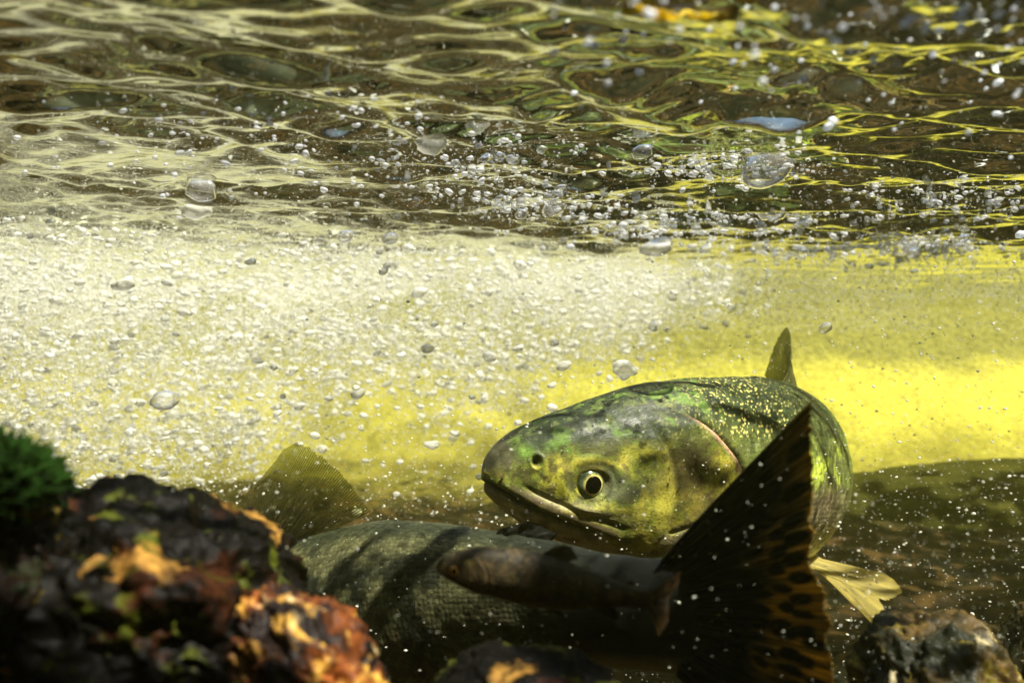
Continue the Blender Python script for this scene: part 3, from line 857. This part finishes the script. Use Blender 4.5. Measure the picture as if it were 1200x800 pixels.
make_mesh('body', b3['v'], [b3['quads'], b3['caps']], mat_fish('trout_skin', gloss=0.6, scale_size=900, bump=.25, metal=.05, spec=.15), small, col=rgba, uv=b3['uv'])
for sd in (1, -1):
    eye(b3, small, .085, -.002, sd, 0.0022, ((0.75, 0.38, 0.05), (0.30, 0.15, 0.03), (0.06, 0.04, 0.02)), EM)
fc = colfun((0.04, 0.026, 0.012), (0.10, 0.055, 0.02), alpha=(.9, .65))
T, S, U = b3['frame'](.90); c = b3['ctr'](.90); rt = b3['top'](.90)
base = np.array([c + U * rt * .97, c + T * .001, c - U * rt * .97])
tip = np.array([at(798, 668, Y3), at(795, 684, Y3), at(784, 706, Y3), at(784, 724, Y3), at(772, 746, Y3)]) - off0
fin('caudal_fin', base, tip, m_fin, small, fc, seed=31, thick=.0004)
base = spine_edge(b3, [.42, .46, .52], 1, [-.0008] * 3)
tip = spine_edge(b3, [.47, .52, .57], 1, [.004, .006, .0025])
fin('dorsal_fin', base, tip, m_fin, small, fc, seed=32, thick=.0004, nu=40)
base = spine_edge(b3, [.66, .69, .73], -1, [-.0008] * 3); tip = spine_edge(b3, [.70, .76, .77], -1, [.003, .0055, .002])
fin('anal_fin', base, tip, m_fin, small, fc, seed=33, thick=.0004, nu=40)
base = spine_edge(b3, [.48, .49, .51], -1, [-.0008] * 3); tip = spine_edge(b3, [.53, .55, .555], -1, [.002, .003, .001])
fin('pelvic_fin', base, tip, m_fin, small, fc, seed=34, thick=.0004, nu=40)
base = spine_edge(b3, [.77, .78, .79], 1, [-.0006] * 3); tip = spine_edge(b3, [.79, .80, .81], 1, [.0015, .002, .001])
fin('adipose_fin', base, tip, m_fin, small, fc, seed=35, thick=.0003, nu=20, nv=10, ragged=0)
paired(b3, small, 'pectoral_fin', .21, -.075, 1, (.8, -.3, -.35), .012, (.002, 0, .002), m_fin, fc, 36)

# ------------------------------------------------------------------ leaves on the surface
def leaf(label, centre, length, width, rot, seed, tilt):
    nu, nv = 60, 30
    u = np.linspace(0, 1, nu); v = np.linspace(-1, 1, nv)
    U, V = np.meshgrid(u, v, indexing='ij')
    w = width * np.sin(np.pi * np.clip(U, .01, .99) ** .8) ** .7 * (1 + .16 * np.sin(U * 40) * np.abs(V))
    x = (U - .5) * length; y = V * w
    z = .10 * width * np.abs(V) + .004 * fbm(np.stack([U * 4, V * 2, 0 * U], -1), 3, seed) - .0010 * np.exp(-(V / .06) ** 2)
    A = np.stack([x, y, z], -1).reshape(-1, 3)
    verts = np.vstack([A, A + [0, 0, .0004]])
    f = grid_faces(nu, nv); off = nu * nv
    ring = [i * nv for i in range(nu)] + [(nu - 1) * nv + j for j in range(1, nv)] + [i * nv + nv - 1 for i in range(nu - 2, -1, -1)] + [j for j in range(nv - 2, 0, -1)]
    rim = np.array([[a, b, b + off, a + off] for a, b in zip(ring, ring[1:] + ring[:1])])
    M = np.array(Matrix.Rotation(rot, 3, 'Z') @ Matrix.Rotation(tilt, 3, 'X'))
    o = make_mesh('leaf', verts @ M.T, np.vstack([f[:, ::-1], f + off, rim]), m_leaf, loc=tuple(centre))
    return tag(o, label, 'leaf', 'fallen leaves at the water surface')
t = NT('leaf')
tc = t.n('TexCoord').outputs['Object']
n1 = t.n('TexNoise', Vector=tc, Scale=90.0, Detail=5.0)
c = t.mix(t.maprange(n1.outputs[0], 0.4, 0.66), c4(0.85, 0.70, 0.06), c4(0.55, 0.38, 0.05))
d = t.n('BsdfPrincipled', Base__Color=c, Roughness=0.4)
tr = t.n('BsdfTranslucent', Color=c)
m = t.n('MixShader', Fac=0.6); t.set(m, 'i1', d.outputs[0]); t.set(m, 'i2', tr.outputs[0])
t.t.links.new(m.outputs[0], t.out.inputs[0]); m_leaf = t.m
leaf('crumpled yellow leaf floating at the top edge, the larger one left of the dark water', at(798, 5, .245) + [0, 0, -.003], .036, .014, .12, 3, .55)
leaf('thin sliver of a yellow leaf at the top edge, right of the larger leaf', at(905, -8, .25), .024, .006, -.1, 4, .4)

# ------------------------------------------------------------------ bubbles and specks
m_bub = mat_bubble('bubble', white=0.14)
m_foam = mat_bubble('foam_bubble', white=0.58, tint=(.95, .95, .86))  # creamy tint: light from the yellow water put into the foam colour
m_mid = mat_bubble('cloud_bubble', white=0.5, tint=(.95, .945, .85))
m_spark = mat_bubble('bright_bubble', white=0.95, tint=(.93, .96, 1.0))
variants = []
for k in range(7):
    v, f = ico(3)
    g = np.random.default_rng(50 + k)
    w = v * (1 + (.16 + .07 * k) * fbm(v * 1.5 + k * 5, 3, k))[:, None]
    w = w * np.array([1.25, 1.0, .72 if k % 2 else .88])
    variants.append((w, f))
meshes = {}
def bubble(p, r, kind, label, group, mat):
    key = (kind, mat.name)
    v, f = variants[kind]
    if key not in meshes:
        o = make_mesh('air_bubble', v, f, mat); meshes[key] = o.data
    else:
        o = bpy.data.objects.new('air_bubble', meshes[key]); sc.collection.objects.link(o)
    o.location = tuple(p); o.scale = (r, r, r)
    o.rotation_euler = (random.uniform(-.3, .3), random.uniform(-.5, .3), random.uniform(-.6, .6))
    tag(o, label, 'bubble', group)
    return o

# the large ones one can point to
bigs = [(898, 197, 30, 0, 'largest bubble, round and glassy with a white top, under the ripples right of centre'),
        (905, 246, 16, 2, 'round glassy bubble directly below the largest bubble'),
        (505, 168, 17, 3, 'flat white bubble on the dark ripples left of centre'),
        (648, 243, 14, 1, 'oval silver bubble at the left end of the row under the ripples'),
        (235, 222, 17, 2, 'clear round bubble where the left ripples meet the bubble cloud'),
        (231, 247, 15, 3, 'white oval bubble just below the clear round one at the edge of the bubble cloud'),
        (194, 467, 15, 4, 'largest bubble low in the white cloud above the black rock'),
        (733, 433, 13, 6, 'pale foamy bubble just above the green salmon\'s back'),
        (145, 333, 11, 5, 'elongated shiny bubble high in the white cloud at left'),
        (405, 277, 9, 0, 'small round bubble on the line between ripples and cloud, the left one of two'),
        (457, 280, 9, 0, 'small round bubble on the line between ripples and cloud, the right one of two'),
        (967, 384, 8, 1, 'pale out of focus bubble above the bright yellow water right of the dorsal fin'),
        (768, 290, 16, 5, 'long silver bubble in the row under the ripples, right of the oval one'),
        (752, 178, 12, 1, 'curved glassy bubble left of the largest bubble')]
n_ind = 0
def surf_depth(py):
    """distance at which the surface shows at picture height py"""
    return H0 * F / max(400 - py, 30)
for px_, py_, rp, k, lab in bigs:
    Yb = min(surf_depth(py_) * .96, .72) if py_ < 300 else (.60 if px_ < 700 else .56)
    bubble(at(px_, py_, Yb), rp / F * Yb * .9, k, lab, 'large bubbles', m_mid if k in (3, 5) else m_foam if k == 6 else m_bub); n_ind += 1
g = np.random.default_rng(77)
# sparkling bubbles under the surface at upper right
for i in range(150):
    px_ = 1200 - abs(g.normal()) * 230 if g.random() < .6 else 620 + g.random() * 580
    py_ = abs(g.normal()) * 75 if px_ > 900 else abs(g.normal()) * 60
    if px_ < 640: px_ += 300
    Yb = surf_depth(max(py_, -20)) * (.62 + .3 * g.random()); Yb = min(Yb, .5)
    bubble(at(px_, py_, Yb), (1.8 + 3.8 * g.random() ** 3) / F * Yb, int(g.integers(0, 3)), 'one of the tiny sparkling bubbles under the dark surface at upper right', 'sparkling bubbles under the dark surface', m_spark)
# clusters in the turbulence right of centre
for i in range(45):
    c0 = [(900, 270), (990, 300), (760, 270), (640, 240), (1090, 290), (560, 190)][i % 6]
    px_ = c0[0] + g.normal() * 45; py_ = c0[1] + g.normal() * 13
    Yb = surf_depth(py_) * (.90 + .07 * g.random()); Yb = min(Yb, 1.0)
    bubble(at(px_, py_, Yb), (2.5 + 5 * g.random() ** 2) / F * Yb, int(g.integers(0, 7)), 'one of the silver bubbles churned together just under the rippled surface', 'churned bubbles under the ripples', m_bub)
# the larger bubbles of the cloud
cnt = 0
while cnt < 80:
    px_ = g.random() * 830; py_ = 250 + g.random() * 330
    if px_ > 400 and py_ > 330 + (830 - px_) * .9: continue
    if py_ < 245 + px_ * .07: continue
    Yb = .62 + .15 * g.random()
    bubble(at(px_, py_, Yb), (3.5 + 4.0 * g.random() ** 3) / F * Yb, int(g.integers(0, 7)), 'one of the larger pale bubbles in the white cloud on the left', 'larger bubbles in the white cloud', m_mid)
    cnt += 1

def blobs(name, P, r, sub, mat, squash=True, seed=1, kind='stuff'):
    g = np.random.default_rng(seed)
    v, f = ico(sub)
    n = len(P)
    nz = np.stack([fbm(v * 1.4 + q * 7, 2, q) for q in range(8)])
    w = v[None] * (1 + .35 * nz[g.integers(0, 8, n)])[..., None]
    if squash: w = w * np.stack([1.0 + .6 * g.random(n), np.ones(n), .6 + .35 * g.random(n)], -1)[:, None]
    a = g.normal(0, .35, n); ca, sa = np.cos(a), np.sin(a)
    x = w[..., 0] * ca[:, None] - w[..., 2] * sa[:, None]; z = w[..., 0] * sa[:, None] + w[..., 2] * ca[:, None]
    w = np.stack([x, w[..., 1], z], -1) * r[:, None, None] + P[:, None]
    ff = f[None] + (np.arange(n) * len(v))[:, None, None]
    return tag(make_mesh(name, w.reshape(-1, 3), ff.reshape(-1, 3), mat), kind=kind)

def cloud_points(n, seed, near=.68, far=1.7):
    g = np.random.default_rng(seed)
    out = []
    while len(out) < n:
        Yb = near + (far - near) * g.random(n) ** 1.2
        x = (g.random(n) * 1.75 - .95) * Yb * .80
        z = H0 - (g.random(n) ** 1.5) * .34 - .004
        px_ = 600 + x / Yb * F
        front = np.interp(px_, [0, 400, 800, 1200], [.68, .80, 1.05, 1.5])
        u = (H0 - z) / .34
        # thick at upper left, thinning to the right and downwards
        py_ = 400 - z / Yb * F
        low = np.interp(px_, [0, 250, 420, 600, 750, 850, 1000], [640, 560, 455, 440, 405, 350, 315])
        dens = sm(low + 90, low - 60, py_) * sm(1000, 700, px_) + .05 * sm(900, 500, px_)
        ns = np.clip(fbm(np.stack([x * 6 - z * 3, Yb * 3, z * 16], -1), 4, 5) * 1.6 + .6, .04, 1)
        keep = (Yb > front) & (g.random(n) < dens * ns) & (z < surf(x, Yb) - .004)
        for q in np.where(keep)[0]: out.append((x[q], Yb[q], z[q]))
    return np.array(out[:n])
P = cloud_points(13000, 1)
r = (.0007 + .0040 * np.random.default_rng(3).random(len(P)) ** 4) * (P[:, 1] / .9)
blobs('bubble_cloud', P, r, 2, m_foam, seed=3)
P = cloud_points(100000, 2)
r = (.0003 + .0008 * np.random.default_rng(4).random(len(P))) * (P[:, 1] / .9)
blobs('micro_bubbles', P, r, 1, m_foam, seed=5)

g = np.random.default_rng(61)
n = 70000
Yb = .95 + .9 * g.random(n); x = (g.random(n) * 1.45 - .25) * Yb * .8
z = surf(x, Yb) - .006 - .085 * g.random(n) ** 1.6
P = np.stack([x, Yb, z], -1)[fbm(np.stack([x * 4, Yb * 4, z * 25], -1), 3, 8) > -.15]
blobs('fine_bubbles', P, (.0003 + .0011 * g.random(len(P)) ** 4), 1, mat_bubble('fine_bubble', white=.6, tint=(.95, .95, .85)), seed=15)

g = np.random.default_rng(62)
C0 = [(900, 262, 90, 16), (1000, 296, 90, 8), (760, 268, 70, 10), (640, 240, 60, 12), (1090, 285, 60, 9), (560, 190, 90, 22), (860, 196, 60, 12), (1120, 240, 80, 18), (300, 170, 160, 35)]
pts = []
for i in range(3600):
    c0 = C0[i % len(C0)]
    px_ = c0[0] + g.normal() * c0[2]; py_ = min(c0[1] + g.normal() * c0[3], 330)
    Yb = surf_depth(py_) * (.93 + .05 * g.random()); p_ = at(px_, py_, Yb)
    pts.append([p_[0], p_[1], min(p_[2], float(surf(p_[0], p_[1])) - .001)])
P = np.array(pts)
blobs('surface_froth', P, (.0004 + .0022 * g.random(len(P)) ** 5) * P[:, 1] / .6, 2, mat_bubble('froth', white=.45, tint=(.95, .96, .97)), seed=16)

# silt and tiny bubbles drifting everywhere
g = np.random.default_rng(21)
n = 26000
Yb = .27 + .92 * g.random(n) ** 1.0
P = np.stack([(g.random(n) - .5) * 1.45 * Yb, Yb, (-.44 + .86 * g.random(n)) * Yb], -1)
ok = P[:, 2] < H0 - .004; ok &= P[:, 2] > -.30; P = P[ok]
r = (.00018 + .00055 * g.random(len(P)) ** 7) * np.clip(P[:, 1] / .35, .6, 2.2)
t = NT('silt')
d = t.n('BsdfDiffuse', Color=c4(0.8, 0.8, 0.7)); tr = t.n('BsdfTranslucent', Color=c4(0.8, 0.8, 0.7))
m = t.n('MixShader', Fac=0.5); t.set(m, 'i1', d.outputs[0]); t.set(m, 'i2', tr.outputs[0])
t.t.links.new(m.outputs[0], t.out.inputs[0])
blobs('suspended_silt', P, r, 1, t.m, seed=8)

# ------------------------------------------------------------------ above the water: wooded banks seen only where a ripple lets the view through
def ring(r0, r1, z, n=96):
    a = np.linspace(0, 2 * np.pi, n, endpoint=False)
    A = np.stack([np.cos(a) * r0, np.sin(a) * r0 + 1.6, np.full(n, z)], -1); B = np.stack([np.cos(a) * r1, np.sin(a) * r1 + 1.6, np.full(n, z)], -1)
    j = np.arange(n); j2 = (j + 1) % n
    return np.vstack([A, B]), np.stack([j, j + n, j2 + n, j2], -1)
v, f = ring(5.6, 120, 0.3)
tag(make_mesh('ground', v, f, mat_simple('forest_floor', (0.05, 0.04, 0.02), 0.9, bump=.5, bscale=6)), kind='structure')
g = np.random.default_rng(91)
n = 5000
a = g.random(n) * 2 * np.pi; rr = 6.2 + 3 * g.random(n); zz = .35 + 4.2 * g.random(n) ** .8
P = np.stack([np.cos(a) * rr, np.sin(a) * rr + 1.6, zz], -1)
blobs('riverbank_woods', P, .18 + .25 * g.random(n), 1, mat_simple('woods', (0.035, 0.045, 0.012), 0.8, bump=.6, bscale=9), seed=12)

# unseen leafy canopy added over the stream to cast dappled shade on the near stones
shade_tree = empty('shade_tree', (2.7, -1.7, .2))
tag(shade_tree, 'unseen leafy canopy added over the stream to shade the foreground', 'shade_tree')
m_bark = mat_simple('bark', (0.09, 0.07, 0.05), 0.9, bump=.8, bscale=25)
def tube(name, pts, rads, parent, n=14, m=60):
    pts = np.array(pts, float); t_ = np.linspace(0, 1, len(pts)); q = np.linspace(0, 1, m)
    C = spline(t_, pts, q); r = np.interp(q, t_, rads)
    T = np.gradient(C, axis=0); T /= np.linalg.norm(T, axis=1, keepdims=True)
    A = np.cross(T, [0.1, .2, 1.0]); A /= np.linalg.norm(A, axis=1, keepdims=True); B = np.cross(T, A)
    ph = np.linspace(0, 2 * np.pi, n, endpoint=False)
    V = C[:, None] + r[:, None, None] * (A[:, None] * np.cos(ph)[None, :, None] + B[:, None] * np.sin(ph)[None, :, None])
    return make_mesh(name, V.reshape(-1, 3), grid_faces(m, n, True), m_bark, parent)
tube('trunk', [(0, 0, -.1), (-.1, .1, .7), (-.35, .25, 1.5), (-.8, .4, 2.4)], [.16, .13, .11, .06], shade_tree)
limbs = [[(-.15, .12, .8), (-.9, .5, 1.1), (-1.7, .9, 1.15), (-2.7, 1.1, 1.1), (-3.6, 1.2, 1.0)],
         [(-.2, .15, 1.0), (-.9, 1.0, 1.25), (-1.9, 1.3, 1.2), (-2.6, 1.5, 1.1)],
         [(-.1, .1, .7), (-1.0, .1, 1.0), (-2.0, .2, 1.1), (-3.2, .3, 1.1)]]
for L_ in limbs: tube('limb', L_, [.05, .04, .03, .018, .008][:len(L_)], shade_tree)
g = np.random.default_rng(314)
n = 8200
x = g.uniform(-3.9, -.5, n); y = g.uniform(-.6, 2.75, n); z = g.uniform(.78, 1.35, n)
edge = 1.66 + .05 * np.sin(x * 9) - .0 * x
ns = fbm(np.stack([x * 5, y * 5, z * 2], -1), 3, 9)
keep = (y < edge) & (ns > -.24) & ~((x > -2.10) & (y > 1.40)) | ((x > -1.80) & (y > 1.95) & (ns > -.25))  # leaf zones shaped by where shade should fall below
for q_, rad_ in ((at(410, 735, .235), .065), (at(1120, 735, .34), .12)):      # gaps cut so that sun reaches two of the rocks
    k_ = (z + .2 - q_[2]) / to_sun[2]
    keep &= np.hypot(x + 2.7 - q_[0] - k_ * to_sun[0], y - 1.7 - q_[1] - k_ * to_sun[1]) > rad_
x, y, z = x[keep], y[keep], z[keep]; n = len(x)
t_ = np.array([0, .25, .6, 1.0]); w_ = np.array([.1, .42, .36, .02])
V = []
for k in range(4):
    for sgn in (-1, 0, 1): V.append((t_[k] - .5, sgn * w_[k], -.06 * abs(sgn) + .05 * math.sin(t_[k] * 3)))
V = np.array(V); Fq = grid_faces(4, 3)
a = g.random(n) * 6.283; b = g.normal(0, .45, n); sz = g.uniform(.045, .085, n)
ca, sa, cb, sb = np.cos(a), np.sin(a), np.cos(b), np.sin(b)
vx = V[None, :, 0] * ca[:, None] - V[None, :, 1] * sa[:, None]; vy = V[None, :, 0] * sa[:, None] + V[None, :, 1] * ca[:, None]
vz = V[None, :, 2] + vy * sb[:, None]; vy = vy * cb[:, None]
W = np.stack([vx, vy, vz], -1) * sz[:, None, None] + np.stack([x, y, z], -1)[:, None]
FF = (Fq[None] + (np.arange(n) * 12)[:, None, None]).reshape(-1, 4)
t = NT('tree_leaves')
d = t.n('BsdfPrincipled', Base__Color=c4(0.05, 0.09, 0.02), Roughness=0.5)
tr = t.n('BsdfTranslucent', Color=c4(0.06, 0.12, 0.015))
m = t.n('MixShader', Fac=0.35); t.set(m, 'i1', d.outputs[0]); t.set(m, 'i2', tr.outputs[0])
t.t.links.new(m.outputs[0], t.out.inputs[0])
make_mesh('crown', W.reshape(-1, 3), FF, t.m, shade_tree)
